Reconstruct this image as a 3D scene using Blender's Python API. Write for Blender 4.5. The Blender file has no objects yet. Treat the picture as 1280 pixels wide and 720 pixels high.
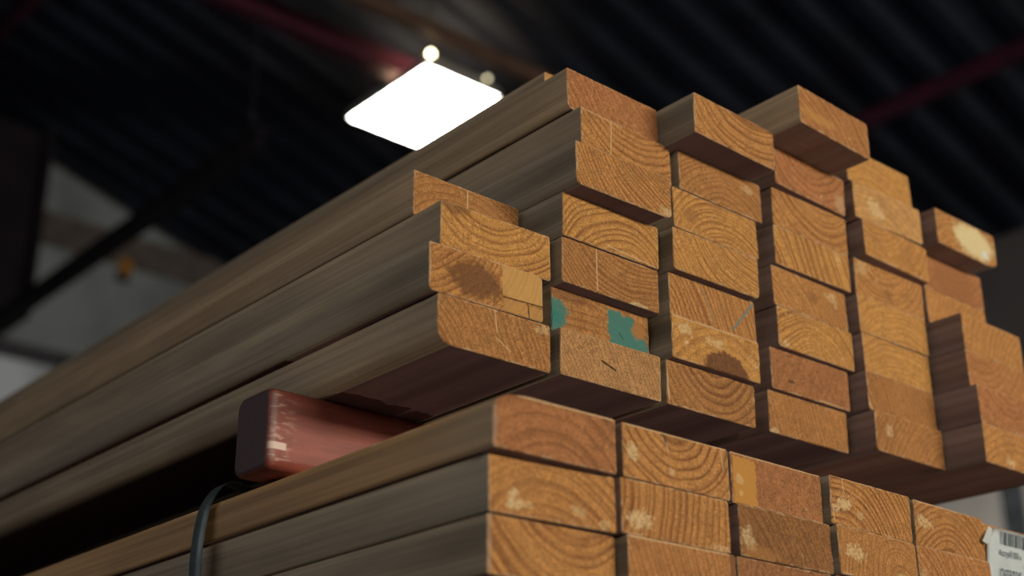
import bpy, bmesh, math, random
from mathutils import Vector, Matrix

sc = bpy.context.scene
COL = sc.collection
ZB = 1.2            # height of the upper stack's underside above the floor
BH = 0.0508         # board thickness
ROW = 0.0510        # layer pitch
GAP = 0.0870        # height of the bearer between the stacks

# ------------------------------------------------------------------ helpers
def link(o, parent=None):
    COL.objects.link(o)
    if parent is not None:
        o.parent = parent
    return o

def tag(o, label=None, cat=None, group=None, kind=None):
    if label: o['label'] = label
    if cat: o['category'] = cat
    if group: o['group'] = group
    if kind: o['kind'] = kind
    return o

def obj(name, bm, mats, parent=None, loc=(0, 0, 0), smooth=False):
    me = bpy.data.meshes.new(name)
    bmesh.ops.recalc_face_normals(bm, faces=bm.faces)
    if smooth:
        for f in bm.faces: f.smooth = True
    bm.to_mesh(me); bm.free()
    if not isinstance(mats, (list, tuple)): mats = [mats]
    for m in mats: me.materials.append(m)
    o = bpy.data.objects.new(name, me)
    o.location = loc
    return link(o, parent)

def empty(name, loc, label, cat, group=None):
    o = bpy.data.objects.new(name, None)
    o.location = loc
    o.empty_display_size = 0.1
    link(o)
    return tag(o, label, cat, group)

def bx(bm, x0, x1, y0, y1, z0, z1, bev=0.0):
    vs = [bm.verts.new(p) for p in ((x0,y0,z0),(x1,y0,z0),(x1,y1,z0),(x0,y1,z0),(x0,y0,z1),(x1,y0,z1),(x1,y1,z1),(x0,y1,z1))]
    fs = [bm.faces.new([vs[i] for i in q]) for q in ((0,3,2,1),(4,5,6,7),(0,1,5,4),(1,2,6,5),(2,3,7,6),(3,0,4,7))]
    if bev > 0:
        es = list({e for f in fs for e in f.edges})
        bmesh.ops.bevel(bm, geom=es, offset=bev, segments=2, affect='EDGES', profile=0.5)
    return bm

def cyl(bm, p0, p1, r, n=16, r1=None):
    p0, p1 = Vector(p0), Vector(p1); d = p1 - p0
    m = Matrix.Translation((p0 + p1) / 2) @ d.to_track_quat('Z', 'Y').to_matrix().to_4x4()
    bmesh.ops.create_cone(bm, cap_ends=True, segments=n, radius1=r, radius2=r if r1 is None else r1, depth=d.length, matrix=m)
    return bm

def prism(bm, pts, axis, a0, a1):
    """extrude a closed 2-D outline along an axis: axis 'y' takes (x,z), 'x' takes (y,z)"""
    def P(p, a): return (p[0], a, p[1]) if axis == 'y' else (a, p[0], p[1])
    A = [bm.verts.new(P(p, a0)) for p in pts]; B = [bm.verts.new(P(p, a1)) for p in pts]
    bm.faces.new(A); bm.faces.new(B[::-1])
    n = len(pts)
    for i in range(n):
        bm.faces.new([A[i], A[(i+1) % n], B[(i+1) % n], B[i]])
    return bm

# ------------------------------------------------------------------ node helper
class NT:
    def __init__(s, name):
        s.m = bpy.data.materials.new(name); s.m.use_nodes = True
        s.t = s.m.node_tree; s.t.nodes.clear()
        s.out = s.t.nodes.new('ShaderNodeOutputMaterial')
    def n(s, typ, **kw):
        nd = s.t.nodes.new(typ)
        for k, v in kw.items(): setattr(nd, k, v)
        return nd
    def put(s, sock, v):
        if v is None: return
        if hasattr(v, 'is_output'): s.t.links.new(v, sock)
        else:
            if hasattr(sock.default_value, '__len__') and isinstance(v, (tuple, list)) and len(sock.default_value) == 4 and len(v) == 3:
                v = (*v, 1)
            sock.default_value = v
    def math(s, op, a, b=None, c=None, clamp=False):
        nd = s.n('ShaderNodeMath', operation=op, use_clamp=clamp)
        s.put(nd.inputs[0], a); s.put(nd.inputs[1], b); s.put(nd.inputs[2], c)
        return nd.outputs[0]
    def vmath(s, op, a, b=None):
        nd = s.n('ShaderNodeVectorMath', operation=op)
        s.put(nd.inputs[0], a); s.put(nd.inputs[1], b)
        return nd.outputs[1] if op in ('LENGTH', 'DISTANCE', 'DOT_PRODUCT') else nd.outputs[0]
    def mix(s, f, a, b, blend='MIX'):
        nd = s.n('ShaderNodeMix', data_type='RGBA', blend_type=blend)
        nd.clamp_factor = True
        s.put(nd.inputs[0], f); s.put(nd.inputs[6], a); s.put(nd.inputs[7], b)
        return nd.outputs[2]
    def noise(s, vec, scale, detail=2, rough=0.5, color=False, dist=0.0):
        nd = s.n('ShaderNodeTexNoise')
        s.put(nd.inputs['Vector'], vec); nd.inputs['Scale'].default_value = scale
        nd.inputs['Detail'].default_value = detail; nd.inputs['Roughness'].default_value = rough
        nd.inputs['Distortion'].default_value = dist
        return nd.outputs['Color' if color else 'Fac']
    def step(s, v, lo, hi, a=0.0, b=1.0):
        nd = s.n('ShaderNodeMapRange', interpolation_type='SMOOTHSTEP')
        s.put(nd.inputs[0], v)
        for i, x in enumerate((lo, hi, a, b)): s.put(nd.inputs[i+1], x)
        return nd.outputs[0]
    def ramp(s, v, stops, interp='LINEAR'):
        nd = s.n('ShaderNodeValToRGB'); s.put(nd.inputs[0], v)
        cr = nd.color_ramp; cr.interpolation = interp
        while len(cr.elements) < len(stops): cr.elements.new(0.5)
        for e, (p, c) in zip(cr.elements, stops):
            e.position = p
            e.color = (c, c, c, 1) if not hasattr(c, '__len__') else (*c, 1)
        return nd.outputs[0]
    def comb(s, x, y, z):
        nd = s.n('ShaderNodeCombineXYZ')
        for i, v in enumerate((x, y, z)): s.put(nd.inputs[i], v)
        return nd.outputs[0]
    def sep(s, v):
        nd = s.n('ShaderNodeSeparateXYZ'); s.put(nd.inputs[0], v)
        return nd.outputs
    def obj(s):
        return s.n('ShaderNodeTexCoord').outputs['Object']
    def finish(s, color, rough=0.7, bump=None, dist=0.0005, strength=0.6, metal=0.0, spec=0.3):
        b = s.n('ShaderNodeBsdfPrincipled')
        s.put(b.inputs['Base Color'], color); s.put(b.inputs['Roughness'], rough)
        b.inputs['Metallic'].default_value = metal
        b.inputs['Specular IOR Level'].default_value = spec
        if bump is not None:
            bn = s.n('ShaderNodeBump'); bn.inputs['Distance'].default_value = dist; bn.inputs['Strength'].default_value = strength
            s.put(bn.inputs['Height'], bump); s.t.links.new(bn.outputs[0], b.inputs['Normal'])
        s.t.links.new(b.outputs[0], s.out.inputs[0])
        return s.m

def plain(name, c, rough=0.6, metal=0.0, var=0.25, scale=6.0, spec=0.3):
    t = NT(name); p = t.obj()
    n = t.noise(p, scale, 4, 0.6)
    k = t.step(n, 0.3, 0.7, 1 - var, 1 + var)
    col = t.mix(1.0, c, t.comb(k, k, k), 'MULTIPLY')
    return t.finish(col, rough, n, 0.002, 0.2, metal, spec)

def emit(name, c, strength, var=0.0, scale=2.0):
    t = NT(name); e = t.n('ShaderNodeEmission')
    if var:
        n = t.noise(t.obj(), scale, 2)
        t.put(e.inputs[0], c); t.put(e.inputs[1], t.step(n, 0.3, 0.7, strength * (1 - var), strength * (1 + var)))
    else:
        t.put(e.inputs[0], c); e.inputs[1].default_value = strength
    t.t.links.new(e.outputs[0], t.out.inputs[0])
    return t.m

# ------------------------------------------------------------------ wood
LIGHT = (0.52, 0.245, 0.074); HONEY = (0.58, 0.290, 0.080); RED = (0.45, 0.188, 0.070)
DARK = (0.200, 0.070, 0.020); BROWN = (0.20, 0.085, 0.034); CREAM = (0.80, 0.60, 0.32); TEAL = (0.045, 0.225, 0.195)

def mixc(a, b, f): return tuple(x * (1 - f) + y * f for x, y in zip(a, b))

def end_material(name, W, rings, tone, contrast, seed, dust, feats, roughsawn):
    """end grain: growth rings about a pith outside or inside the face, saw specks, sawdust, and the board's own marks"""
    t = NT(name); p = t.obj()
    ps = t.vmath('ADD', p, (seed * 1.37, seed * 0.71, seed * 2.13))
    cx, cz, sp = rings
    w = t.vmath('MULTIPLY', t.vmath('SUBTRACT', t.noise(ps, 15, 1, 0.4, True), (0.5, 0.5, 0.5)), (0.017, 0, 0.017))
    q = t.sep(t.vmath('ADD', p, w))
    P3 = t.sep(p)
    dx = t.math('SUBTRACT', q[0], cx * W); dz = t.math('SUBTRACT', q[2], cz * BH)
    d = t.math('SQRT', t.math('ADD', t.math('MULTIPLY', dx, dx), t.math('MULTIPLY', dz, dz)))
    ph = t.math('ADD', t.math('DIVIDE', d, sp), t.math('MULTIPLY', t.noise(t.comb(t.math('MULTIPLY', d, 70), seed * 3.3, 0), 1.0, 1), 2.4))
    fr = t.math('FRACT', ph)
    rd = t.ramp(fr, [(0.0, 0.12), (0.35, 0.05), (0.62, 0.5), (0.82, 1.0), (0.93, 0.75), (1.0, 0.12)])
    big = t.noise(ps, 16, 2)
    fine = t.noise(ps, 520, 3, 0.6)
    mid = t.noise(ps, 130, 2, 0.6)
    lite, dark = tone
    amt = t.math('MULTIPLY', rd, t.math('MULTIPLY', t.step(big, 0.28, 0.62, 0.50, 1.0), contrast * 1.18))
    amt = t.math('MULTIPLY', amt, t.step(mid, 0.25, 0.7, 0.6, 1.1))
    c = t.mix(amt, lite, dark)
    c = t.mix(t.step(t.noise(ps, 30, 2), 0.5, 0.75, 0, 0.45), c, mixc(lite, BROWN, 0.55))
    k = t.math('ADD', t.step(fine, 0.25, 0.75, 0.62, 1.30), t.step(mid, 0.25, 0.75, -0.14, 0.14))
    c = t.mix(1.0, c, t.comb(k, k, k), 'MULTIPLY')
    pore = t.step(t.noise(t.vmath('MULTIPLY', ps, (1.0, 1.0, 1.7)), 620, 2), 0.62, 0.72, 0, 0.75)
    c = t.mix(pore, c, (0.10, 0.040, 0.018))
    # faint saw-cut lines across the face
    saw = t.noise(t.vmath('MULTIPLY', ps, (420, 1, 60)), 1.0, 2)
    c = t.mix(t.step(saw, 0.58, 0.75, 0, 0.22), c, mixc(lite, (0.75, 0.5, 0.25), 0.5))
    # sawdust caught on the face
    dn = t.noise(ps, 75, 4, 0.65)
    if dust > 0:
        c = t.mix(t.step(dn, 0.70 - 0.12 * dust, 0.80 - 0.08 * dust, 0, 0.75), c, CREAM)
    # pale splintered arris along the sawn edges
    ex = t.math('MINIMUM', P3[0], t.math('SUBTRACT', W, P3[0]))
    ez = t.math('MINIMUM', P3[2], t.math('SUBTRACT', BH, P3[2]))
    e = t.math('MINIMUM', ex, ez)
    e = t.math('ADD', e, t.math('MULTIPLY', t.math('SUBTRACT', t.noise(ps, 160, 3), 0.5), 0.004))
    brk = t.step(t.noise(ps, 70, 3, 0.6), 0.42, 0.62, 0.10, 0.75)
    c = t.mix(t.math('MULTIPLY', t.step(e, 0.0006, 0.0022, 1.0, 0.0), brk), c, (0.64, 0.44, 0.26))
    hgt = t.math('ADD', t.math('MULTIPLY', rd, -0.4), t.math('MULTIPLY', fine, 1.0))
    rag = t.noise(ps, 190, 4, 0.65)
    for ft in feats:
        kind = ft[0]
        if kind == 'spot':       # ellipse: fx, fz, rx, rz (fractions of W/BH), colour, strength, ragged
            _, fx, fz, rx, rz, colr, st, rg = ft
            if colr == CREAM: rx, rz, rg = rx * 0.85, rz * 0.85, rg * 2.2
            vx = t.math('DIVIDE', t.math('SUBTRACT', P3[0], fx * W), rx * W)
            vz = t.math('DIVIDE', t.math('SUBTRACT', P3[2], fz * BH), rz * BH)
            dd = t.math('SQRT', t.math('ADD', t.math('MULTIPLY', vx, vx), t.math('MULTIPLY', vz, vz)))
            dd = t.math('ADD', dd, t.math('MULTIPLY', t.math('SUBTRACT', rag, 0.5), rg))
            dd = t.math('ADD', dd, t.math('MULTIPLY', t.math('SUBTRACT', dn, 0.5), rg * 1.2))
            msk = t.step(dd, *((0.88, 1.02) if colr == BROWN and rg < 0.5 else (0.62, 1.10)), st, 0.0)
            if colr == CREAM: msk = t.math('MULTIPLY', msk, t.step(t.noise(ps, 330, 3, 0.7), 0.36, 0.60, 0.25, 1.0))
        elif kind == 'box':      # x0,x1,z0,z1 fractions
            _, x0, x1, z0, z1, colr, st, rg = ft
            a = t.math('MINIMUM', t.math('SUBTRACT', P3[0], x0 * W), t.math('SUBTRACT', x1 * W, P3[0]))
            b = t.math('MINIMUM', t.math('SUBTRACT', P3[2], z0 * BH), t.math('SUBTRACT', z1 * BH, P3[2]))
            dd = t.math('MINIMUM', a, b)
            dd = t.math('ADD', dd, t.math('MULTIPLY', t.math('SUBTRACT', rag, 0.5), rg * 0.01))
            dd = t.math('ADD', dd, t.math('MULTIPLY', t.math('SUBTRACT', dn, 0.5), rg * 0.012))
            msk = t.step(dd, -0.0006, 0.0008, 0.0, st)
        else:                    # line: x0,z0,x1,z1 fractions, half width (m), colour, strength
            _, x0, z0, x1, z1, hw, colr, st = ft
            ax, az, bx_, bz = x0 * W, z0 * BH, x1 * W, z1 * BH
            L = math.hypot(bx_ - ax, bz - az); ux, uz = (bx_ - ax) / L, (bz - az) / L
            rx_ = t.math('SUBTRACT', P3[0], ax); rz_ = t.math('SUBTRACT', P3[2], az)
            al = t.math('ADD', t.math('MULTIPLY', rx_, ux), t.math('MULTIPLY', rz_, uz))
            ac = t.math('ABSOLUTE', t.math('SUBTRACT', t.math('MULTIPLY', rx_, uz), t.math('MULTIPLY', rz_, ux)))
            over = t.math('MAXIMUM', t.math('MULTIPLY', al, -1.0), t.math('SUBTRACT', al, L))
            dd = t.math('MAXIMUM', ac, over)
            dd = t.math('ADD', dd, t.math('MULTIPLY', t.math('SUBTRACT', rag, 0.5), hw * 1.6))
            msk = t.step(dd, hw * 0.6, hw * 1.2, st, 0.0)
        fc = t.mix(t.step(fine, 0.3, 0.7, 0.0, 0.4), colr, tuple(v * 0.6 for v in colr))
        if colr == BROWN: fc = t.mix(t.step(t.noise(ps, 380, 3, 0.7), 0.42, 0.62, 0.0, 0.55), fc, (0.065, 0.024, 0.013)); fc = t.mix(t.step(t.noise(ps, 300, 3, 0.7), 0.60, 0.72, 0.0, 0.6), fc, (0.45, 0.24, 0.12))
        c = t.mix(msk, c, fc)
        if colr == BROWN or colr[0] < 0.04 and colr[1] < 0.04:
            hgt = t.math('SUBTRACT', hgt, t.math('MULTIPLY', msk, t.math('MULTIPLY', mid, 3.0)))
    if roughsawn:
        hgt = t.math('ADD', hgt, t.math('MULTIPLY', t.noise(ps, 260, 4, 0.7), 2.5 * roughsawn))
    return t.finish(c, 0.78, hgt, 0.0006, 0.7, 0, 0.25)

def side_material(name, base, streak, seed, tint=0.0, arris=False):
    """planed long faces gone grey-brown, grain running along the board, scuffs"""
    t = NT(name); p = t.obj()
    ps = t.vmath('ADD', p, (seed * 1.9, seed * 3.1, seed * 0.77))
    g1 = t.noise(t.vmath('MULTIPLY', ps, (55, 1.1, 55)), 1.0, 4, 0.6, dist=0.4)
    g2 = t.noise(t.vmath('MULTIPLY', ps, (220, 3.0, 220)), 1.0, 3, 0.6)
    g3 = t.noise(t.vmath('MULTIPLY', ps, (9, 2.2, 9)), 1.0, 3, 0.6)
    c = t.mix(t.step(g1, 0.35, 0.68, 0, 1), base, streak)
    c = t.mix(t.step(g3, 0.40, 0.72, 0, 0.6), c, tuple(v * 1.45 for v in base))
    k = t.step(g2, 0.25, 0.75, 0.80, 1.18)
    c = t.mix(1.0, c, t.comb(k, k, k), 'MULTIPLY')
    # cross scuffs from straps and handling
    sc_ = t.noise(t.vmath('MULTIPLY', ps, (25, 160, 14)), 1.0, 2)
    c = t.mix(t.math('MULTIPLY', t.step(sc_, 0.66, 0.80, 0, 0.42), t.step(g3, 0.45, 0.7)), c, (0.36, 0.32, 0.26))
    P3 = t.sep(p)
    if tint:
        yy = t.step(t.math('ADD', P3[1], t.math('MULTIPLY', g3, 0.15)), 0.08, 0.22, tint, 0.0)
        c = t.mix(yy, c, (0.16, 0.19, 0.17))
    # dirt line at the arrises
    ez = t.math('MINIMUM', P3[2], t.math('SUBTRACT', BH, P3[2]))
    c = t.mix(t.step(ez, 0.0, 0.003, 0.35, 0.0), c, (0.10, 0.085, 0.075))
    if arris:   # upper edge splintered away, pale fresh wood showing
        zz = t.math('ADD', P3[2], t.math('MULTIPLY', t.math('SUBTRACT', t.noise(t.vmath('MULTIPLY', ps, (30, 30, 60)), 1.0, 4, 0.65), 0.5), 0.016))
        c = t.mix(t.step(zz, BH - 0.0095, BH - 0.0065, 0, 0.9), c, (0.50, 0.33, 0.20))
    return t.finish(c, 0.62, t.math('ADD', g1, g2), 0.0006, 0.35, 0, 0.3)

GREY = (0.235, 0.188, 0.132); GREYD = (0.165, 0.130, 0.090); TAN = (0.31, 0.21, 0.115); TAND = (0.20, 0.125, 0.065); RUS = (0.165, 0.105, 0.088); RUSD = (0.11, 0.068, 0.058)
SIDES = [side_material(f'weathered_face_{i}', b, s, i * 3.7 + 1, tn, i == 4) for i, (b, s, tn) in enumerate([
    (GREY, GREYD, 0.0), (mixc(GREY, TAN, 0.3), GREYD, 0.0), (mixc(GREY, TAN, 0.6), TAND, 0.0), (RUS, RUSD, 0.0), ((0.36, 0.215, 0.10), (0.25, 0.145, 0.065), 0.35), (GREY, GREYD, 0.22)])]

WIDE = [side_material(f'shaded_planed_face_{i}', b, s_, 40 + i * 5.1, 0.0) for i, (b, s_) in enumerate([((0.100, 0.036, 0.036), (0.070, 0.025, 0.028)), ((0.155, 0.062, 0.040), (0.105, 0.042, 0.030))])]  # red-brown top and bottom faces, darkened to put underside shade into the colour

def board_mesh(W, H, L, sx, sz, rad, seed, cham=0.0009, jitter=0.00025):
    """long board: rounded section, sawn front end (a little out of square), slight chamfer round the end"""
    rng = random.Random(seed)
    bl, br, tr, tl = rad
    def corner(cx, cz, r, a0):
        rx, rz = (r if isinstance(r, tuple) else (r, r))
        out = []
        for k in range(4):
            a = a0 + math.pi / 2 * k / 3
            out.append((cx[0] + cx[1] * rx + math.cos(a) * rx, cz[0] + cz[1] * rz + math.sin(a) * rz))
        return out
    arcs = [corner((0, 1), (0, 1), bl, math.pi), corner((W, -1), (0, 1), br, 1.5 * math.pi), corner((W, -1), (H, -1), tr, 0), corner((0, 1), (H, -1), tl, 0.5 * math.pi)]
    base = []
    nseg = [14, 6, 14, 6]
    for i in range(4):
        base += arcs[i]
        a, b = arcs[i][-1], arcs[(i+1) % 4][0]
        for k in range(1, nseg[i]):
            f = k / nseg[i]; base.append((a[0] + (b[0]-a[0]) * f, a[1] + (b[1]-a[1]) * f))
    def yoff(x, z): return sx * (x / W - 0.5) + sz * (z / H - 0.5)
    bm = bmesh.new()
    cxm, czm = W / 2, H / 2
    rings = []
    ins = []
    for (x, z) in base:
        j = rng.uniform(-1, 1) * jitter; j2 = abs(rng.gauss(0, 0.6)) * jitter
        dx_, dz_ = (cxm - x), (czm - z)
        # inset straight toward the middle of the nearer side
        ix = x + (cham * (1 if dx_ > 0 else -1) if min(x, W - x) < 0.012 else 0) + j
        iz = z + (cham * (1 if dz_ > 0 else -1) if min(z, H - z) < 0.012 else 0) + j2 * (1 if dz_ > 0 else -1)
        ins.append((min(max(ix, 0.0002), W - 0.0002), min(max(iz, 0.0002), H - 0.0002)))
    r0 = [bm.verts.new((x, yoff(x, z), z)) for x, z in ins]
    r1 = [bm.verts.new((x, yoff(x, z) + cham * rng.uniform(0.7, 1.5), z)) for x, z in base]
    r2 = [bm.verts.new((x, L, z)) for x, z in base]
    f = bm.faces.new(r0); f.material_index = 1
    n = len(base)
    for A, B, mi in ((r0, r1, 1), (r1, r2, 0)):
        for i in range(n):
            fc = bm.faces.new([A[i], B[i], B[(i+1) % n], A[(i+1) % n]]); fc.material_index = mi
            fc.smooth = (mi == 0)
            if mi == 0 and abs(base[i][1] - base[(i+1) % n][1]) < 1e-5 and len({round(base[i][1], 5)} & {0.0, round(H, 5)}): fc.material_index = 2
    f = bm.faces.new(r2[::-1]); f.material_index = 1
    return bm

# ------------------------------------------------------------------ the boards: stack, column, layer, x, set-back y, width, end skew
BOARDS = [
('U',1,1,0.0010,0.0578,0.1445,-0.0013,-0.0005), ('U',1,2,-0.0102,0.0564,0.1439,-0.0037,0.0000), ('U',1,3,0.0058,0.0600,0.1430,-0.0038,0.0000),
('U',1,4,0.0047,0.1065,0.1435,0.0013,0.0000), ('U',2,1,0.1534,0.0499,0.1459,-0.0020,-0.0015), ('U',2,2,0.1550,0.0646,0.1451,-0.0001,0.0000),
('U',2,3,0.1562,0.0480,0.1453,-0.0007,-0.0011), ('U',2,4,0.1550,0.0437,0.1452,-0.0006,-0.0014), ('U',2,5,0.1537,0.0186,0.1430,-0.0031,-0.0003),
('U',2,6,0.1691,0.0291,0.1461,0.0048,0.0000), ('U',2,7,0.1612,0.0391,0.1451,0.0012,0.0007), ('U',3,1,0.3076,0.0475,0.1455,-0.0011,-0.0012),
('U',3,2,0.3089,0.0373,0.1455,-0.0015,-0.0008), ('U',3,3,0.3106,0.0397,0.1453,-0.0011,0.0000), ('U',3,4,0.3090,0.0282,0.1448,-0.0016,-0.0014),
('U',3,5,0.3110,0.0273,0.1463,0.0003,0.0007), ('U',3,6,0.3228,0.0261,0.1462,0.0004,0.0000), ('U',3,7,0.3078,-0.0138,0.1452,0.0032,-0.0017),
('U',4,1,0.4739,0.0429,0.1458,-0.0020,-0.0019), ('U',4,2,0.4746,0.0351,0.1460,-0.0017,-0.0009), ('U',4,3,0.4818,0.0266,0.1458,0.0002,-0.0010),
('U',4,4,0.4775,0.0262,0.1452,0.0014,0.0001), ('U',4,5,0.4797,0.0185,0.1456,-0.0014,-0.0008), ('U',4,6,0.4807,0.0179,0.1465,-0.0009,-0.0012),
('U',4,7,0.4767,0.0082,0.1445,0.0042,-0.0025), ('U',4,8,0.4570,-0.0500,0.1450,0.0052,-0.0006), ('U',5,1,0.6327,0.0106,0.1446,0.0008,-0.0017),
('U',5,2,0.6302,0.0139,0.1445,0.0007,-0.0007), ('U',5,3,0.6334,0.0155,0.1441,0.0004,-0.0003), ('U',5,4,0.6317,0.0136,0.1442,-0.0024,-0.0002),
('U',5,5,0.6337,0.0149,0.1466,-0.0017,-0.0017), ('U',5,6,0.6390,0.0008,0.1456,0.0030,-0.0005), ('U',5,7,0.6293,-0.0005,0.1435,-0.0041,-0.0008),
('U',5,8,0.6221,0.0023,0.1430,0.0000,0.0009), ('U',6,1,0.7814,-0.0448,0.1448,0.0000,-0.0012), ('U',6,2,0.7823,-0.0448,0.1448,0.0000,0.0000),
('U',6,3,0.7864,-0.0338,0.1448,0.0000,0.0000), ('U',6,4,0.7883,-0.0328,0.1437,0.0012,-0.0008), ('U',6,5,0.7860,0.0120,0.1448,0.0000,0.0000),
('U',6,6,0.7871,0.0119,0.1448,0.0000,-0.0006), ('U',6,7,0.7798,-0.0213,0.1455,0.0009,-0.0010), ('U',2,8,0.2050,0.1220,0.1440,0.0000,0.0000),
('D',1,1,-0.0363,-0.0675,0.1434,-0.0017,-0.0005), ('D',1,2,-0.0291,-0.0560,0.1422,-0.0075,0.0008), ('D',1,3,-0.0270,-0.0501,0.1444,-0.0044,0.0000),
('D',2,1,0.1159,-0.0685,0.1443,-0.0006,-0.0002), ('D',2,2,0.1134,-0.0667,0.1442,-0.0014,-0.0002), ('D',2,3,0.1192,-0.0663,0.1448,0.0000,0.0000),
('D',3,1,0.2647,-0.0666,0.1442,0.0022,-0.0008), ('D',3,2,0.2692,-0.0688,0.1453,0.0016,-0.0006), ('D',3,3,0.2670,-0.0660,0.1448,0.0000,0.0000),
('D',4,1,0.4105,-0.0740,0.1449,0.0021,-0.0019), ('D',4,2,0.4153,-0.0738,0.1439,0.0047,0.0000), ('D',4,3,0.4150,-0.0700,0.1448,0.0000,0.0000),
('D',5,1,0.5663,-0.0680,0.1458,0.0050,-0.0024), ('D',5,2,0.5634,-0.0710,0.1448,0.0000,0.0000), ('D',5,3,0.5640,-0.0700,0.1448,0.0000,0.0000),
('D',6,1,0.7136,-0.0565,0.1448,0.0000,0.0000), ('D',6,2,0.7130,-0.0565,0.1448,0.0000,0.0000), ('D',6,3,0.7135,-0.0565,0.1448,0.0000,0.0000),
]
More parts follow.
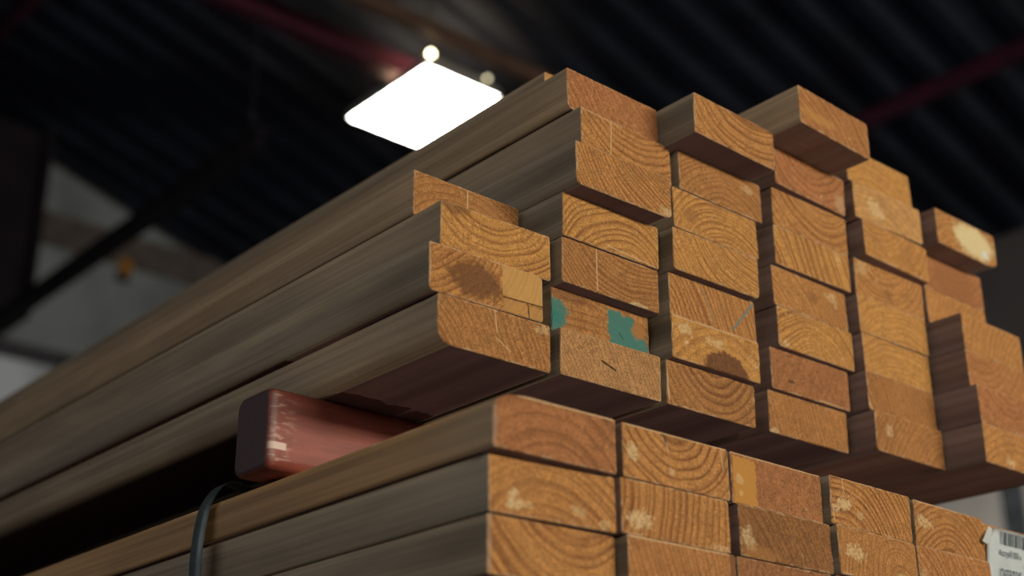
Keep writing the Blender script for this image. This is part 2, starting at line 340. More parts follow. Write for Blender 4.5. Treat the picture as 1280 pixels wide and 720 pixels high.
# ring centre (fractions of face), ring spacing (m)
N = (LIGHT, DARK); H_ = (HONEY, mixc(DARK, LIGHT, 0.15)); R_ = (RED, DARK); F_ = (mixc(LIGHT, BROWN, 0.25), mixc(DARK, LIGHT, 0.1)); B_ = (mixc(LIGHT, BROWN, 0.5), BROWN)
PALE = (0.72, 0.50, 0.27)
SPEC = {  # (rings), tone, contrast, dust, features, rough
('U',1,1): ((-0.9, -1.6, .0075), F_, .75, .1, [('line',.49,.98,.51,.52,.0008,PALE,.7), ('line',.50,.42,.63,.22,.0008,PALE,.6), ('spot',.92,.86,.10,.10,CREAM,.5,1.2)], .5),
('U',1,2): ((-0.2, 2.2, .0075), N, .8, 0, [('spot',.40,.46,.26,.42,BROWN,.85,1.0), ('box',.63,1.0,.33,1.05,(0.70,.42,.14),.62,.3), ('box',.64,1.0,-.1,.27,(0.58,.32,.10),.6,.3), ('line',.64,.30,1.0,.33,.0007,(.03,.015,.01),.8), ('line',.86,.29,.87,.02,.0008,(.03,.015,.01),.85)], .6),
('U',1,3): ((.42, 1.9, .0085), H_, 1.0, 0, [('spot',.10,.95,.16,.18,BROWN,.6,1.0)], .5),
('U',1,4): ((.45, -1.2, .0085), F_, .8, .3, [('line',.50,.95,.49,.1,.0010,PALE,.7), ('spot',.72,.35,.16,.5,mixc(LIGHT,BROWN,.4),.6,1.0)], .4),
('U',2,1): ((-1.2, -1.8, .0055), (mixc(LIGHT,(0.45,.28,.14),.5), mixc(DARK,LIGHT,.3)), .6, .25, [('line',.40,.52,.53,.40,.0012,(.035,.02,.012),.9)], .9),
('U',2,2): ((.3, -3.0, .009), F_, .7, .2, [('spot',.08,.88,.35,.16,BROWN,.5,1.0), ('spot',.03,.50,.15,.34,TEAL,.9,1.2), ('spot',.03,.24,.09,.28,TEAL,.9,1.0), ('box',.57,.85,-.1,.88,TEAL,.92,1.3), ('spot',.91,.25,.09,.24,TEAL,.92,.9), ('spot',.88,.60,.08,.20,mixc(LIGHT,BROWN,.3),.9,.7), ('line',.68,.42,.72,.30,.0007,(.01,.04,.04),.8)], .8),
('U',2,3): ((.75, 2.6, .0055), F_, .85, .2, [('line',.345,.98,.35,.05,.0010,PALE,.7), ('spot',.78,.03,.12,.06,CREAM,.8,1.0)], .6),
('U',2,4): ((.62, -.9, .0072), H_, .95, .45, [('line',.45,.12,.95,.02,.0008,PALE,.7)], .8),
('U',2,5): ((1.15, 2.5, .0052), N, .8, .3, [('spot',.93,.10,.10,.18,CREAM,.6,.8)], .5),
('U',2,6): ((.60, 2.4, .0075), N, .85, .1, [('line',.33,.95,.31,.05,.0011,PALE,.6), ('line',.0,.95,.45,.93,.0008,PALE,.5)], .3),
('U',2,7): ((1.6, 2.8, .0070), R_, .7, 0, [], .2),
('U',2,8): ((.5, -.7, .007), H_, .6, 0, [], .2),
('U',3,1): ((.55, 1.55, .0095), (mixc(LIGHT,BROWN,.3), mixc(DARK,BROWN,.5)), 1.0, .1, [('line',.0,.9,.02,.1,.0012,PALE,.6)], .5),
('U',3,2): ((.62, -1.2, .012), H_, .45, .85, [('spot',.60,-.02,.27,.52,BROWN,.95,.35), ('spot',.12,.72,.10,.18,CREAM,.7,1.2), ('spot',.50,.62,.12,.1,CREAM,.6,1.4), ('line',.02,.96,.98,.97,.0010,PALE,.5)], .9),
('U',3,3): ((-1.0, -1.5, .0075), N, .8, .2, [('line',.38,.86,.50,.15,.0014,(0.24,.24,.17),.55), ('line',.975,.92,.72,.14,.0016,(0.10,.24,.26),.8)], .4),
('U',3,4): ((1.05, 2.4, .0058), H_, .85, .1, [], .3),
('U',3,5): ((.62, -.9, .0060), H_, .95, .3, [('spot',.2,.45,.12,.18,BROWN,.35,1.2)], .4),
('U',3,6): ((.60, -1.1, .0062), F_, .75, .2, [('spot',.82,.72,.10,.14,CREAM,.5,1.0)], .3),
('U',3,7): ((.70, 2.3, .0105), N, .9, 0, [], .15),
('U',4,1): ((-2.0, -2.0, .0060), F_, .65, .2, [('spot',.06,.04,.06,.10,CREAM,.8,.8)], .4),
('U',4,2): ((-1.0, 3.0, .012), (mixc(RED,BROWN,.25), BROWN), .3, .2, [('spot',.24,.28,.05,.05,(.04,.02,.015),.7,1.4), ('line',.6,.04,.9,.02,.0010,PALE,.6)], .8),
('U',4,3): ((.45, -.9, .0055), H_, .85, .4, [('spot',.08,.10,.08,.16,CREAM,.6,1.0)], .3),
('U',4,4): ((-.7, -2.2, .0062), N, .85, .3, [('spot',.80,.72,.10,.2,CREAM,.6,1.0), ('spot',.52,.55,.08,.2,BROWN,.45,1.0)], .4),
('U',4,5): ((-.9, -1.3, .0115), H_, 1.0, .2, [('spot',.85,.8,.07,.2,CREAM,.4,1.0)], .3),
('U',4,6): ((.65, 2.2, .0090), N, .8, .4, [], .3),
('U',4,7): ((.55, 1.9, .0095), R_, .75, .2, [('spot',.92,.25,.08,.3,(.62,.42,.24),.5,.8)], .2),
('U',4,8): ((-.5, -2.2, .0085), (mixc(LIGHT,RED,.5), DARK), .7, .3, [('spot',.25,.35,.25,.16,HONEY,.6,1.0)], .6),
('U',5,1): ((1.3, -1.6, .0075), F_, .7, .3, [('spot',.2,.55,.06,.2,CREAM,.6,1.0)], .3),
('U',5,2): ((-1.5, -1.5, .0055), F_, .85, 0, [('line',.0,.2,.04,.02,.0012,PALE,.7)], .2),
('U',5,3): ((.6, -2.5, .0085), H_, .45, .1, [], .2),
('U',5,4): ((.6, -1.5, .0085), H_, .5, .3, [], .2),
('U',5,5): ((.4, 1.6, .0085), N, .6, .8, [('spot',.1,.8,.12,.3,CREAM,.4,1.0), ('spot',.45,.35,.06,.2,BROWN,.4,1.0)], .3),
('U',5,6): ((.2, 2.0, .0085), (mixc(HONEY,LIGHT,.6), mixc(DARK,LIGHT,.2)), .5, 0, [], .2),
('U',5,7): ((.3, -1.5, .0090), (mixc(HONEY,PALE,.2), mixc(DARK,LIGHT,.3)), .5, .3, [('spot',.30,.45,.15,.3,CREAM,.7,.8)], .2),
('U',5,8): ((.3, -1.5, .0090), H_, .4, .1, [], .2),
('U',6,1): ((.5, -1.2, .0090), N, .4, .3, [('spot',.4,.2,.1,.15,CREAM,.6,1.0)], .2),
('U',6,2): ((.5, 1.8, .0090), R_, .4, .1, [], .2),
('U',6,3): ((.2, 2.0, .0090), (mixc(RED,LIGHT,.4), DARK), .5, .2, [], .2),
('U',6,4): ((1.5, -1.2, .0090), N, .5, .3, [], .2),
('U',6,5): ((1.5, -1.2, .0090), N, .4, 0, [], .2),
('U',6,6): ((.5, 1.8, .0090), R_, .4, 0, [('spot',.5,.5,.42,.9,mixc(RED,BROWN,.5),.7,.5)], .2),
('U',6,7): ((.5, -1.8, .0090), N, .5, .3, [('spot',.62,.50,.38,.52,(.80,.66,.36),.95,.8), ('spot',.80,.28,.06,.14,(.75,.78,.74),.9,.4)], .3),
('D',1,1): ((.45, -1.0, .0135), (mixc(RED,BROWN,.12), mixc(DARK,BROWN,.4)), .75, .1, [('box',-.1,.03,-.1,1.1,(.36,.30,.24),.5,.8), ('line',.2,.98,.98,.985,.0013,PALE,.8)], .2),
('D',1,2): ((.45, -1.1, .0085), N, .65, .3, [('spot',.20,.20,.12,.12,CREAM,.85,1.0), ('spot',.18,.36,.05,.14,CREAM,.8,.8), ('spot',.68,.28,.07,.12,CREAM,.5,1.0), ('spot',.9,.1,.1,.1,CREAM,.5,1.0)], .2),
('D',1,3): ((.72, 1.9, .0125), N, .9, 0, [('box',-.1,.03,-.1,1.1,(.45,.33,.24),.5,.6)], .1),
('D',2,1): ((.48, 1.55, .0090), N, 1.0, .2, [('spot',.09,.48,.07,.22,CREAM,.8,.8), ('spot',.44,.30,.03,.12,CREAM,.5,.8), ('line',.37,1.0,.40,.80,.0018,(.10,.07,.05),.85), ('line',.40,.80,.41,.66,.0009,PALE,.6), ('line',.93,.95,.94,.6,.0009,PALE,.6), ('line',.03,.98,.98,.985,.0010,PALE,.7)], .2),
('D',2,2): ((-.6, 1.1, .0085), N, .9, .3, [('spot',.17,.30,.13,.22,CREAM,.85,.9), ('spot',.9,.05,.12,.10,CREAM,.5,1.0)], .2),
('D',2,3): ((-1.4, -1.2, .0062), (mixc(LIGHT,RED,.4), DARK), .8, .1, [('line',.02,.97,.9,.985,.0010,PALE,.7), ('box',.94,1.1,-.1,1.1,BROWN,.7,.4)], .2),
('D',3,1): ((.5, -4.0, .03), (mixc(RED,BROWN,.30), mixc(RED,BROWN,.6)), .3, .1, [('box',.02,.26,.0,.93,(.60,.29,.06),.85,.7), ('spot',.09,.48,.05,.14,CREAM,.6,.8), ('spot',.09,.22,.03,.08,CREAM,.5,.8), ('line',.03,.98,.98,.985,.0009,PALE,.6)], .3),
('D',3,2): ((-.6, -1.6, .0070), (mixc(LIGHT,BROWN,.62), BROWN), .9, .5, [('spot',.09,.36,.09,.28,CREAM,.7,.9), ('spot',.2,.1,.2,.16,mixc(LIGHT,BROWN,.2),.6,1.0)], 1.6),
('D',3,3): ((-1, 2, .009), (mixc(RED,BROWN,.5), BROWN), .5, 0, [], .3),
('D',4,1): ((.05, -1.1, .0068), N, 1.0, .3, [('spot',.16,.48,.15,.22,CREAM,.75,1.1), ('spot',.34,.30,.08,.12,CREAM,.4,1.0), ('line',.15,.97,.16,.7,.0010,PALE,.6), ('line',.03,.1,.02,.4,.001,PALE,.7)], .4),
('D',4,2): ((.78, .05, .0085), (mixc(LIGHT,BROWN,.18), mixc(DARK,LIGHT,.2)), .7, .3, [('spot',.78,.05,.13,.26,(.62,.40,.15),.7,.4), ('spot',.19,.48,.16,.20,CREAM,.8,1.0)], .2),
('D',4,3): ((.5, -1, .009), N, .7, 0, [], .2),
('D',5,1): ((.45, -.75, .0075), (mixc(LIGHT,BROWN,.1), DARK), .8, .4, [('spot',.14,.56,.12,.18,CREAM,.7,1.1), ('line',.03,.98,.6,.985,.0010,PALE,.7)], .5),
('D',5,2): ((-.8, -1.5, .0085), (mixc(LIGHT,RED,.5), DARK), .8, 0, [('spot',.05,.4,.06,.2,CREAM,.4,1.0)], .3),
('D',5,3): ((.5, -1, .009), N, .7, 0, [], .2),
('D',6,1): ((.5, -1, .009), N, .7, 0, [], .2), ('D',6,2): ((.5, 2, .009), N, .7, 0, [], .2), ('D',6,3): ((.5, -1, .009), N, .7, 0, [], .2),
}
# worn or rounded corners: bottom-left, bottom-right, top-right, top-left radii
RAD = {('U',1,1): ((.016,.017), .003, .003, .003), ('U',1,2): (.006, .003, .006, .002), ('U',2,5): (.0075, (.010,.006), .002, .002), ('U',2,7): ((.006,.007), .002, .002, .002),
       ('U',3,1): (.002, .003, .004, .002), ('U',3,4): (.005, .006, .002, .002), ('U',4,4): (.003, .002, .003, .002), ('U',5,1): (.006, .002, .002, .002), ('U',4,3): (.004, .002, .002, .002),
       ('U',6,7): (.003, (.03,.008), .003, .002), ('D',1,1): (.003, .002, .002, (.036, .0165)), ('D',4,1): (.003, .002, .002, .003), ('U',5,2): (.005, .002, .002, .002), ('U',2,3): (.004, .002, .002, .002)}
SIDE_OF = {('U',1,1): 1, ('U',1,2): 0, ('U',1,3): 1, ('U',1,4): 2, ('U',2,5): 0, ('U',2,6): 1, ('U',2,7): 2, ('D',1,1): 4, ('D',1,2): 5, ('D',1,3): 0, ('U',2,4): 0, ('U',4,8): 2, ('U',3,7): 0}
ORD = ['', 'first', 'second', 'third', 'fourth', 'fifth', 'sixth', 'seventh', 'eighth']
LOOK = {
('U',1,1): 'board with a rounded lower corner', ('U',1,2): 'board with a dark rough knot', ('U',1,3): 'board with sagging growth rings', ('U',1,4): 'set-back board topping the shortest column',
('U',2,1): 'plain board with a short dark slit', ('U',2,2): 'board with teal paint patches', ('U',2,3): 'board with a pale upright line', ('U',2,4): 'board with splintered arching rings',
('U',2,5): 'board with fine slanting grain', ('U',2,6): 'board with upright pale scratch', ('U',2,7): 'reddish board with slanting grain', ('U',2,8): 'half-hidden topmost board',
('U',3,1): 'board with bowl shaped rings', ('U',3,2): 'board with a brown half-moon knot', ('U',3,3): 'board with two thin blue strokes', ('U',3,4): 'board with fine curved grain',
('U',3,5): 'board with arching rings', ('U',3,6): 'board with faint arching rings', ('U',3,7): 'jutting board with wavy rings',
('U',4,8): 'rough jutting board crowning the stack', ('U',6,7): 'jutting board with a large cream patch', ('U',4,2): 'plain reddish-brown board', ('U',4,5): 'board with bold slanting rings', ('U',4,3): 'pale board with fine arched rings',
('U',5,7): 'pale board with cream patch', ('U',6,6): 'board with a brown clouded middle',
('D',1,1): 'reddish board with a broken upper corner', ('D',1,2): 'board with cream sawdust flecks', ('D',1,3): 'board with sagging wide rings', ('D',2,1): 'board with a notched top edge',
('D',2,2): 'board with steep grain and cream spot', ('D',3,1): 'brown board with an orange end strip', ('D',3,2): 'coarse rough-sawn dark board', ('D',4,1): 'board with fanned rings and cream smear', ('D',4,2): 'board with a pale round knot',
('D',5,1): 'board with arched rings beside the label', ('D',6,1): 'board mostly covered by the white label'}
BL = 3.9
for i, (st, c, r, u, l, W, sx, sz) in enumerate(BOARDS):
    key = (st, c, r)
    rings, tone, con, dust, feats, rs = SPEC[key]
    em = end_material('end_grain', W, rings, tone, con, i * 1.0 + 0.5, dust, feats, rs)
    rng = random.Random(i * 7 + 3)
    sm = SIDES[SIDE_OF.get(key, 3 if c > 3 and st == 'U' else rng.choice([0, 1, 3]) if c > 1 and st == 'D' else rng.choice([0, 1]))]
    length = BL + rng.uniform(-0.03, 0.03)
    bm = board_mesh(W, BH, length, sx, sz, RAD.get(key, (.0022, .0022, .0022, .0022)), i, jitter=0.0003 + 0.0003 * rs)
    z = ZB + (r - 1) * ROW if st == 'U' else ZB - GAP - r * ROW + (ROW - BH)
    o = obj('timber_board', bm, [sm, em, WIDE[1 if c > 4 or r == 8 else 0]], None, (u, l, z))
    if st == 'U':
        lab = f"{LOOK.get(key, 'brown board')}, upper stack, {ORD[c]} column, {ORD[r]} layer up"
        tag(o, lab, 'board', 'timber boards of the upper stack')
    else:
        lab = f"{LOOK.get(key, 'brown board')}, lower stack, {ORD[c]} column, {ORD[r]} layer down"
        tag(o, lab, 'board', 'timber boards of the lower stack')

# ------------------------------------------------------------------ bearers
def bearer_material():
    t = NT('stained_bearer'); p = t.obj(); P3 = t.sep(p)
    g1 = t.noise(t.vmath('MULTIPLY', p, (6, 70, 70)), 1.0, 4, 0.6)
    g2 = t.noise(t.vmath('MULTIPLY', p, (120, 18, 18)), 1.0, 3, 0.6)
    c = t.mix(t.step(g1, 0.3, 0.7), (0.34, 0.085, 0.052), (0.20, 0.048, 0.034))
    c = t.mix(t.step(g2, 0.55, 0.8, 0, 0.4), c, (0.16, 0.05, 0.045))
    # worn paint at the front arris of the cut end
    wr = t.math('MULTIPLY', t.step(P3[0], 0.0, 0.040, 1, 0), t.step(t.noise(t.vmath('MULTIPLY', p, (60, 60, 260)), 1.0, 3), 0.50, 0.62))
    wr = t.math('MULTIPLY', wr, t.step(P3[1], 0.0, 0.006, 1, 0))
    c = t.mix(t.math('MULTIPLY', wr, 0.8), c, (0.60, 0.36, 0.27))
    ln = t.math('MULTIPLY', t.step(P3[1], 0.0005, 0.004, 1, 0), t.step(P3[0], 0.003, 0.010, 1, 0))
    c = t.mix(t.math('MULTIPLY', ln, 0.45), c, (0.42, 0.36, 0.34))
    # the small pale chip low on the corner
    cp = t.math('MULTIPLY', t.step(t.math('ABSOLUTE', t.math('SUBTRACT', P3[2], 0.0235)), 0.003, 0.0045, 1, 0), t.step(P3[0], 0.018, 0.022, 1, 0))
    cp = t.math('MULTIPLY', cp, t.step(P3[1], 0.001, 0.007, 1, 0))
    c = t.mix(cp, c, (0.75, 0.58, 0.50))
    # cut end: darker
    en = t.step(P3[0], 0.0008, 0.0028, 1, 0)
    en = t.math('MULTIPLY', en, t.step(P3[1], 0.004, 0.010, 0.2, 1))
    c = t.mix(en, c, (0.085, 0.050, 0.052))
    return t.finish(c, 0.55, t.math('ADD', g1, g2), 0.0008, 0.4, 0, 0.35)

def rrect(w, h, r, n=5):
    pts = []
    for (cx, cz, a0) in ((r, r, math.pi), (w - r, r, 1.5 * math.pi), (w - r, h - r, 0), (r, h - r, .5 * math.pi)):
        for k in range(n + 1):
            a = a0 + math.pi / 2 * k / n
            pts.append((cx + math.cos(a) * r, cz + math.sin(a) * r))
    return pts

def bearer_bm(x1, w, h, r):
    bm = bmesh.new()
    pts = rrect(w, h, r)
    ins = [(w / 2 + (y - w / 2) * (1 - 0.005 / (w / 2)), h / 2 + (z - h / 2) * (1 - 0.005 / (h / 2))) for y, z in pts]
    mid = [(w / 2 + (y - w / 2) * (1 - 0.0016 / (w / 2)), h / 2 + (z - h / 2) * (1 - 0.0016 / (h / 2))) for y, z in pts]
    rr = []
    for x, P in ((0, ins), (0.0018, mid), (0.006, pts), (x1, pts)):
        rr.append([bm.verts.new((x, y, z)) for y, z in P])
    bm.faces.new(rr[0]); bm.faces.new(rr[-1][::-1])
    n = len(pts)
    for A, B in zip(rr, rr[1:]):
        for i in range(n):
            f = bm.faces.new([A[i], A[(i+1) % n], B[(i+1) % n], B[i]]); f.smooth = True
    return bm

BM = bearer_material()
b1 = obj('timber_bearer', bearer_bm(1.02, 0.070, GAP - 0.0004, 0.013), BM, None, (-0.052, 0.264, ZB - GAP + 0.0002))
tag(b1, 'reddish-brown timber bearer with rounded corners and worn end, between the two stacks', 'bearer', 'bearers between the stacks')
b2 = b1.copy(); COL.objects.link(b2); b2.location = (-0.03, 3.0, ZB - GAP + 0.0002)
tag(b2, 'reddish-brown timber bearer between the stacks near their far ends', 'bearer', 'bearers between the stacks')

# ------------------------------------------------------------------ strapping band round the lower stack
def strap_bm(path, y0, w, th):
    bm = bmesh.new(); rows = []
    n = len(path)
    for i, (x, z) in enumerate(path):
        a = path[max(i-1, 0)]; b = path[min(i+1, n-1)]
        tx, tz = b[0] - a[0], b[1] - a[1]; L = math.hypot(tx, tz) or 1
        nx, nz = -tz / L, tx / L
        rows.append([bm.verts.new((x, y0, z)), bm.verts.new((x, y0 + w, z)), bm.verts.new((x + nx * th, y0 + w, z + nz * th)), bm.verts.new((x + nx * th, y0, z + nz * th))])
    for A, B in zip(rows, rows[1:]):
        for i in range(4):
            f = bm.faces.new([A[i], A[(i+1) % 4], B[(i+1) % 4], B[i]]); f.smooth = i in (0, 2)
    bm.faces.new(rows[0]); bm.faces.new(rows[-1][::-1])
    return bm

def smooth_path(pts, n=8):
    out = []
    for i in range(len(pts) - 1):
        p0 = pts[max(i-1, 0)]; p1 = pts[i]; p2 = pts[i+1]; p3 = pts[min(i+2, len(pts)-1)]
        for k in range(n):
            t = k / n
            out.append(tuple(0.5 * ((2*p1[j]) + (-p0[j]+p2[j])*t + (2*p0[j]-5*p1[j]+4*p2[j]-p3[j])*t*t + (-p0[j]+3*p1[j]-3*p2[j]+p3[j])*t**3) for j in (0, 1)))
    out.append(pts[-1]); return out

zt = ZB - GAP
strap_pts = [(0.30, -0.243), (-0.02, -0.243), (-0.041, -0.238), (-0.0465, -0.205), (-0.0480, -0.174), (-0.0485, -0.150), (-0.0465, -0.124), (-0.0427, -0.102), (-0.0344, -0.0847), (-0.0250, -0.0745), (-0.0140, -0.0705), (0.004, -0.0735), (0.03, -0.0800), (0.08, -0.0850), (0.3, -0.0862), (0.6, -0.0862), (0.857, -0.0862), (0.8605, -0.090), (0.861, -0.15), (0.861, -0.236), (0.855, -0.243), (0.6, -0.243), (0.31, -0.243)]
strap_path = [(x, z + ZB) for x, z in smooth_path(strap_pts)]
ts = NT('band_steel'); pz = ts.obj()
sn = ts.noise(pz, 40, 4, 0.6)
sm_ = ts.finish(ts.mix(ts.step(sn, 0.3, 0.7), (0.115, 0.150, 0.155), (0.070, 0.092, 0.098)), 0.45, sn, 0.0003, 0.3, 0.3, 0.5)
sb = obj('strapping_band', strap_bm(strap_path, 0.390, 0.025, 0.0009), sm_)
tag(sb, 'dark grey-green strapping band looped loosely round the lower timber stack', 'strap')

# ------------------------------------------------------------------ white paper label stapled to the end of the lower stack
YL = -0.0675
lab = empty('pack_label', (0.715, YL, ZB - 0.0935), 'white printed label with barcode, fixed over the end of the lower stack', 'label')
paper = plain('label_paper', (0.88, 0.96, 1.0), 0.45, 0, 0.04, 30)
lab.rotation_euler.x = math.radians(8.5)
ink = plain('label_ink', (0.13, 0.17, 0.19), 0.6, 0, 0.1, 60)
bm = bmesh.new()
LX0, LX1, LZ = 0.0055, 0.150, -0.110
nx, nz = 24, 14
grid = []
for j in range(nz + 1):
    row = []
    v = j / nz
    x0 = 0.0185 - 0.0150 * min(1, v * 6.0)
    for i in range(nx + 1):
        u = i / nx
        x = x0 + (LX1 - x0) * u 
        y = -0.0006 - 0.0008 * math.sin(u * 5.5 + 0.4) * v - max(0.0, -LZ * v - 0.058) * 0.15
        row.append(bm.verts.new((x, y, LZ * v)))
    grid.append(row)
for j in range(nz):
    for i in range(nx):
        f = bm.faces.new([grid[j][i], grid[j][i+1], grid[j+1][i+1], grid[j+1][i]]); f.smooth = True
bmesh.ops.solidify(bm, geom=list(bm.faces), thickness=0.0004)
obj('paper_sheet', bm, paper, lab)
bm = bmesh.new()   # folded plastic corner flap
q = [(-0.0150, -0.0060, -0.0205), (0.0032, -0.0030, -0.0010), (0.0125, -0.0020, -0.0022), (0.0085, -0.0030, -0.0110), (0.0030, -0.0035, -0.0215), (-0.0070, -0.0060, -0.0225)]
bm.faces.new([bm.verts.new(p) for p in q])
bmesh.ops.solidify(bm, geom=list(bm.faces), thickness=0.0004)
obj('corner_flap', bm, paper, lab)
bm = bmesh.new()
rb = random.Random(11)
x = 0.0305
widths = [(.0008,.0016),(.0012,.0020),(.0010,.0022),(.0042,.0022),(.0014,.0014),(.0010,.0012),(.0026,.0016),(.0010,.0012),(.0020,.0024),(.0008,.0014),(.0036,.0016),(.0012,.0016)] * 2
for wb, gp in widths:
    if x > 0.142: break
    bx(bm, x, x + wb, -0.0025, -0.0021, -0.0178, -0.0030); x += wb + gp
obj('barcode', bm, ink, lab)

def text_mesh(s, size, xscale, loc, parent, mat, name):
    cu = bpy.data.curves.new(name, 'FONT'); cu.body = s; cu.size = size; cu.extrude = 0.0001; cu.space_character = 1.0
    to = bpy.data.objects.new(name + '_curve', cu); COL.objects.link(to)
    bpy.context.view_layer.update()
    me = bpy.data.meshes.new_from_object(to.evaluated_get(bpy.context.evaluated_depsgraph_get()))
    bpy.data.objects.remove(to)
    me.materials.clear(); me.materials.append(mat)
    o = bpy.data.objects.new(name, me); link(o, parent)
    o.location = loc; o.rotation_euler = (math.pi / 2, 0, 0); o.scale = (xscale, 1, 1)
    return o
text_mesh('Accoya\u00ae 050 x', 0.0108, 0.72, (0.0265, -0.0025, -0.0310), lab, ink, 'product_line')
text_mesh('12659/50/0', 0.0185, 0.58, (0.0262, -0.0026, -0.0585), lab, ink, 'number_line')

# ------------------------------------------------------------------ rack under the lower stack (below the picture)
zb = ZB - GAP - 3 * ROW
steel = plain('rack_steel', (0.05, 0.06, 0.08), 0.5, 0.4, 0.2, 10)
for yb, lb in ((0.365, 'plain timber bearer under the front of the lower stack'), (2.9, 'plain timber bearer under the far end of the lower stack')):
    bm = bearer_bm(1.0, 0.07, 0.088, 0.006)
    o = obj('timber_bearer', bm, SIDES[1], None, (-0.06, yb, zb - 0.0924))
    tag(o, lb, 'bearer', 'bearers under the lower stack')
zr = zb - 0.093
rk = empty('storage_rack', (0.4, 1.6, 0), 'dark steel storage rack carrying the timber stacks', 'rack')
def rpart(name, x0, x1, y0, y1, z0, z1, bev=0.004):
    bm = bmesh.new(); bx(bm, x0 - 0.4, x1 - 0.4, y0 - 1.6, y1 - 1.6, z0, z1, bev); return obj(name, bm, steel, rk)
for yb in (0.345, 2.88):
    rpart('beam', -0.10, 1.02, yb, yb + 0.11, zr - 0.10, zr)
    for xb in (-0.08, 0.92):
        rpart('leg', xb, xb + 0.08, yb + 0.015, yb + 0.095, 0.012, zr - 0.10)
        rpart('foot_plate', xb - 0.04, xb + 0.12, yb - 0.02, yb + 0.13, 0.0, 0.012, 0.002)
for xb in (-0.06, 0.94):
    rpart('side_rail', xb, xb + 0.04, 0.455, 2.88, zr - 0.08, zr - 0.02)

# ------------------------------------------------------------------ the hall
XL, XR, YF, YB = -6.0, 7.25, -7.0, 8.9
S = 0.324
def roof(x): return ZB - 0.468 + 6.5 - S * (x + 0.7607)
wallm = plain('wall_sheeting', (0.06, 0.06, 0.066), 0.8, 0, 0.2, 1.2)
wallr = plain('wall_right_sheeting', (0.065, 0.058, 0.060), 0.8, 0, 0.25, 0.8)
def struct(name, bm, m): return tag(obj(name, bm, m), kind='structure')
tf = NT('concrete'); pf = tf.obj(); nf = tf.noise(pf, 3, 6, 0.65)
struct('floor', bx(bmesh.new(), XL, XR, YF, YB, -0.1, 0.0), tf.finish(tf.mix(tf.step(nf, 0.3, 0.7), (0.085, 0.070, 0.068), (0.050, 0.042, 0.042)), 0.7, nf, 0.002, 0.3))
# corrugated roof deck, ribs running down the slope
bm = bmesh.new()
pitch = 0.30; prof = [(0, 0), (0.09, 0), (0.13, 0.04), (0.26, 0.04)]
ys = []
y = YF - 0.1
while y < YB + 0.2:
    for dy, dz in prof: ys.append((y + dy, dz))
    y += pitch
A = [bm.verts.new((XL - 0.1, yy, roof(XL - 0.1) + dz)) for yy, dz in ys]; B = [bm.verts.new((XR + 0.1, yy, roof(XR + 0.1) + dz)) for yy, dz in ys]
for i in range(len(ys) - 1): bm.faces.new([A[i], A[i+1], B[i+1], B[i]])
bmesh.ops.solidify(bm, geom=list(bm.faces), thickness=0.01)
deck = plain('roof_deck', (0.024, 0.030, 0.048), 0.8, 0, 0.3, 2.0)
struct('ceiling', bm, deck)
zl = roof(XL); zrr = roof(XR)
def gable(y0, y1): return [(XL, 0), (XR, 0), (XR, zrr), (XL, zl)]
struct('wall_back', prism(bmesh.new(), [(XL, 0), (XR, 0), (XR, zrr), (XL, zl)], 'y', YB, YB + 0.15), wallm)
# unseen front wall; its added window opening is shaped for the key light
DX0, DX1, DZ0, DZ = -0.4, 5.0, 2.05, 2.85
fw = bmesh.new()
prism(fw, [(XL, 0), (DX0, 0), (DX0, roof(DX0)), (XL, zl)], 'y', YF - 0.15, YF)
prism(fw, [(DX1, 0), (XR, 0), (XR, zrr), (DX1, roof(DX1))], 'y', YF - 0.15, YF)
bx(fw, DX0, DX1, YF - 0.15, YF, 0, DZ0)
prism(fw, [(DX0, DZ), (DX1, DZ), (DX1, roof(DX1)), (DX0, roof(DX0))], 'y', YF - 0.15, YF)
struct('wall_front', fw, wallm)
struct('wall_right', bx(bmesh.new(), XR, XR + 0.15, YF, YB, 0, zrr), wallr)
WZ0, WZ1, WY0, WY1 = 2.2, 4.2, -3.0, 5.0
lw = bmesh.new()
bx(lw, XL - 0.15, XL, YF, YB, 0, WZ0); bx(lw, XL - 0.15, XL, YF, YB, WZ1, zl); bx(lw, XL - 0.15, XL, YF, WY0, WZ0, WZ1); bx(lw, XL - 0.15, XL, WY1, YB, WZ0, WZ1)
struct('wall_left', lw, wallm)

# pale wall sheet with its brightness put in as glow, and windows
wall_glow = emit('glowing_wall_sheet', (0.93, 0.95, 0.86), 0.050, 0.25, 1.5)
daylit = emit('daylit_glass', (0.95, 0.95, 0.90), 0.12, 0.35, 1.2)
frame = plain('window_frame', (0.03, 0.03, 0.04), 0.6)
def zt_(x): return roof(x) - 0.06
w = prism(bmesh.new(), [(2.80, 4.46), (6.4, 4.46), (6.4, zt_(6.4)), (2.80, zt_(2.80))], 'y', YB - 0.03, YB - 0.004)
wo = tag(obj('pale_wall_sheet', w, wall_glow), kind='structure')
bm = bmesh.new()
bx(bm, 2.76, 6.44, YB - 0.07, YB - 0.03, 5.28, 5.55)
obj('window_frame', bm, plain('girt_dust', (0.10, 0.085, 0.08), 0.8), wo)  # wall girt across the pale sheet
bm = bmesh.new()
bx(bm, 1.9, 3.20, YB - 0.03, YB - 0.004, 3.2, 4.33)
w2 = tag(obj('window_2', bm, daylit), kind='structure')
bm = bmesh.new()
bx(bm, 1.8, 3.34, YB - 0.06, YB - 0.032, 4.31, 4.43); bx(bm, 3.20, 3.34, YB - 0.06, YB - 0.032, 3.1, 4.31); bx(bm, 1.8, 3.34, YB - 0.06, YB - 0.032, 3.1, 3.22)
obj('window_frame', bm, frame, w2)
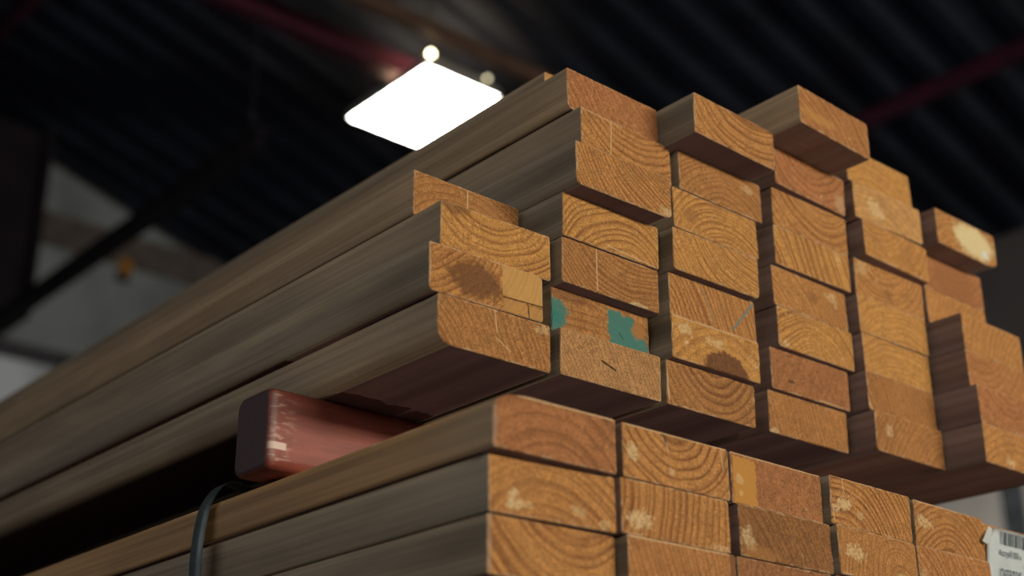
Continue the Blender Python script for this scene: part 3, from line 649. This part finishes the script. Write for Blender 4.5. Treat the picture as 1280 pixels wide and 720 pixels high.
# high strip of windows in the right-hand wall
bm = bmesh.new(); bx(bm, XR - 0.03, XR - 0.004, 0.4, 7.2, 2.15, 3.4)
w3 = tag(obj('window_3', bm, emit('daylit_glass_strip', (1.0, 0.90, 0.76), 0.22, 0.25, 1.6)), kind='structure')
bm = bmesh.new()
for yy in (0.40, 1.40, 2.40, 3.40, 4.40, 5.40, 6.40, 7.1): bx(bm, XR - 0.07, XR - 0.031, yy, yy + 0.14, 2.1, 3.45)
obj('window_frame', bm, plain('grey_window_frame', (0.10, 0.12, 0.14), 0.6), w3)

# steelwork: purlins, tie beams, column
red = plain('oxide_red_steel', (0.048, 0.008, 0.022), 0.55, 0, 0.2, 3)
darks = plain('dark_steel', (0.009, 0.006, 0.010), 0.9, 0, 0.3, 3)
def beam_I(axis, a0, a1, c1, c2, w_, h_, t_=0.012):
    """I-section along an axis"""
    bm = bmesh.new()
    pts = [(-w_/2, 0), (w_/2, 0), (w_/2, t_), (t_/2, t_), (t_/2, h_-t_), (w_/2, h_-t_), (w_/2, h_), (-w_/2, h_), (-w_/2, h_-t_), (-t_/2, h_-t_), (-t_/2, t_), (-w_/2, t_)]
    prism(bm, [(p[0], p[1]) for p in pts], axis, a0, a1)
    for v in bm.verts:
        if axis == 'y': v.co.x += c1; v.co.z += c2
        else: v.co.y += c1; v.co.z += c2
    return bm
for k, (xp, lb) in enumerate(((5.84, 'red steel purlin under the dark roof beyond the stack of boards'), (2.04, 'red steel purlin under the dark roof in the upper corner'))):
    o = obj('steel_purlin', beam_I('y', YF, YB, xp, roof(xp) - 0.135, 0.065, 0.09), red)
    tag(o, lb, 'beam', 'purlins under the roof')
o = obj('steel_beam', beam_I('y', 4.7, YB, 2.44, ZB - 0.468 + 3.47, 0.08, 0.11), darks)
bm = bmesh.new(); cyl(bm, (2.44, 4.8, ZB - 0.468 + 3.57), (2.44, 4.8, roof(2.44) + 0.03), 0.005, 10)
obj('hanger_rod', bm, darks, o)
tag(o, 'dark steel beam crossing in front of the pale sheeting of the far wall', 'beam')
yt = 5.27
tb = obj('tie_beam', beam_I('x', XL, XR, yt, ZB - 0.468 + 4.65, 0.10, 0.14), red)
tag(tb, 'red steel tie beam crossing the roof above the lamp', 'beam', 'tie beams under the roof')
tb2 = obj('tie_beam', beam_I('x', XL, XR, 4.72, ZB - 0.468 + 4.62, 0.06, 0.09), plain('brown_steel', (0.10, 0.06, 0.045), 0.6))
tag(tb2, 'thin brown steel tie beam beside the red one above the lamp', 'beam', 'tie beams under the roof')
bm = bmesh.new()
for (x0, x1, y0, y1) in ((2.12, 2.16, 8.45, 8.82), (2.76, 2.80, 8.45, 8.82), (2.16, 2.76, 8.60, 8.66)):
    bx(bm, x0, x1, y0, y1, 4.52, roof(2.80) - 0.02)
bx(bm, 2.12, 2.80, 8.45, 8.89, 4.50, 4.54)
co = obj('wall_bracket_post', bm, darks)
tag(co, 'dark steel post standing against the far wall beside the pale sheeting', 'post')
# small orange warning lamp on the far wall
wl = empty('warning_lamp', (3.64, YB - 0.07, 5.20), 'small orange lamp glowing on the far wall', 'lamp')
bm = bmesh.new(); bx(bm, -0.05, 0.05, -0.02, 0.039, -0.06, 0.02, 0.006); obj('lamp_base', bm, darks, wl)
bm = bmesh.new(); bmesh.ops.create_uvsphere(bm, u_segments=16, v_segments=10, radius=0.055, matrix=Matrix.Translation((0, -0.035, 0.05)) @ Matrix.Diagonal((1, 1, 1.3, 1)))
obj('lens', bm, emit('orange_glow', (1.0, 0.42, 0.06), 0.07), wl)

# ------------------------------------------------------------------ hanging LED panel lamp
LZ_ = ZB + 4.0
lamp = empty('hanging_lamp', (3.865, 5.21, LZ_), 'bright rectangular panel lamp hanging under the dark roof', 'lamp')
hx, hy = 0.29, 0.415
alu = plain('lamp_housing', (0.42, 0.42, 0.40), 0.45, 0.5, 0.1, 8)
bm = bmesh.new(); bx(bm, -hx + 0.012, hx - 0.012, -hy + 0.012, hy - 0.012, -0.004, 0.012, 0.002)
obj('light_panel', bm, emit('led_panel', (1.0, 0.97, 0.88), 26.0), lamp)
bm = bmesh.new()
for (x0, x1, y0, y1) in ((-hx, hx, -hy, -hy + 0.012), (-hx, hx, hy - 0.012, hy), (-hx, -hx + 0.012, -hy, hy), (hx - 0.012, hx, -hy, hy)):
    bx(bm, x0, x1, y0, y1, -0.006, 0.03)
bx(bm, -hx, hx, -hy, hy, 0.03, 0.05, 0.004)
bx(bm, -hx * 0.75, hx * 0.75, -hy * 0.8, hy * 0.8, 0.05, 0.14, 0.012)
obj('housing', bm, alu, lamp)
bm = bmesh.new(); bx(bm, -hx * 0.6, hx * 0.6, -hy * 0.7, hy * 0.7, 0.1395, 0.146, 0.002)
obj('added_uplight', bm, emit('added_uplight_glow', (1.0, 0.74, 0.44), 15.0), lamp)  # added glow, standing in for the lens halo around the lamp
for sx_ in (-1, 1):
    for sy_ in (-1, 1):
        bm = bmesh.new(); cyl(bm, (sx_ * hx * 0.7, sy_ * hy * 0.75, 0.13), (sx_ * hx * 0.7, sy_ * hy * 0.75, roof(3.865 + sx_ * hx * 0.7) - LZ_ + 0.03), 0.006, 8)
        obj('hanger_rod', bm, darks, lamp)
for px_, st_, r_ in ((-hx + 0.02, 9.0, 0.014), (hx - 0.12, 1.4, 0.012)):
    bm = bmesh.new(); bmesh.ops.create_uvsphere(bm, u_segments=14, v_segments=8, radius=r_, matrix=Matrix.Translation((px_, -hy - 0.012, 0.075)))
    hb = obj('bracket_glint', bm, emit('glint_glow', (1.0, 0.88, 0.55), st_ * 3), lamp)  # glowing beads added for glints on the hanging brackets, not lamps

# ------------------------------------------------------------------ light: daylight lamps set in the added, unseen front opening and left-hand windows
def area(name, loc, rot, sx_, sy_, power, col):
    L = bpy.data.lights.new(name, 'AREA'); L.shape = 'RECTANGLE'; L.size = sx_; L.size_y = sy_; L.energy = power; L.color = col
    o = bpy.data.objects.new(name, L); o.location = loc; o.rotation_euler = rot; COL.objects.link(o); return o
area('front_daylight', ((DX0 + DX1) / 2, YF - 0.1, (DZ0 + DZ) / 2), (math.radians(90), 0, 0), DX1 - DX0 - 0.1, DZ - DZ0 - 0.04, 500, (1.0, 0.90, 0.74))
area('window_daylight', (XL - 0.05, (WY0 + WY1) / 2, (WZ0 + WZ1) / 2), (math.radians(90), 0, math.radians(-90)), WY1 - WY0 - 0.1, WZ1 - WZ0 - 0.1, 78, (1.0, 0.97, 0.92))
wd = bpy.data.worlds.new('sky'); sc.world = wd; wd.use_nodes = True
wd.node_tree.nodes['Background'].inputs[0].default_value = (0.45, 0.55, 0.75, 1)
wd.node_tree.nodes['Background'].inputs[1].default_value = 0.35

# ------------------------------------------------------------------ camera
R = Vector((0.75525297, -0.65538378, -0.00806499)); U = Vector((-0.24890379, -0.29817204, 0.92148811)); F = Vector((0.60633312, 0.69394923, 0.38832283))
cam = bpy.data.cameras.new('camera'); co_ = bpy.data.objects.new('camera', cam); COL.objects.link(co_)
co_.matrix_world = Matrix(((R.x, U.x, -F.x, -0.76066), (R.y, U.y, -F.y, -0.92119), (R.z, U.z, -F.z, ZB - 0.46809), (0, 0, 0, 1)))
cam.sensor_width = 36.0; cam.lens = 1748.14 / 1280 * 36
cam.clip_start = 0.02; cam.clip_end = 60
cam.dof.use_dof = True; cam.dof.focus_distance = 1.465; cam.dof.aperture_fstop = 2.8
sc.camera = co_
sc.view_settings.view_transform = 'Standard'; sc.view_settings.look = 'None'
sc.view_settings.exposure = 0.0; sc.view_settings.gamma = 1.0; sc.view_settings.use_curve_mapping = False
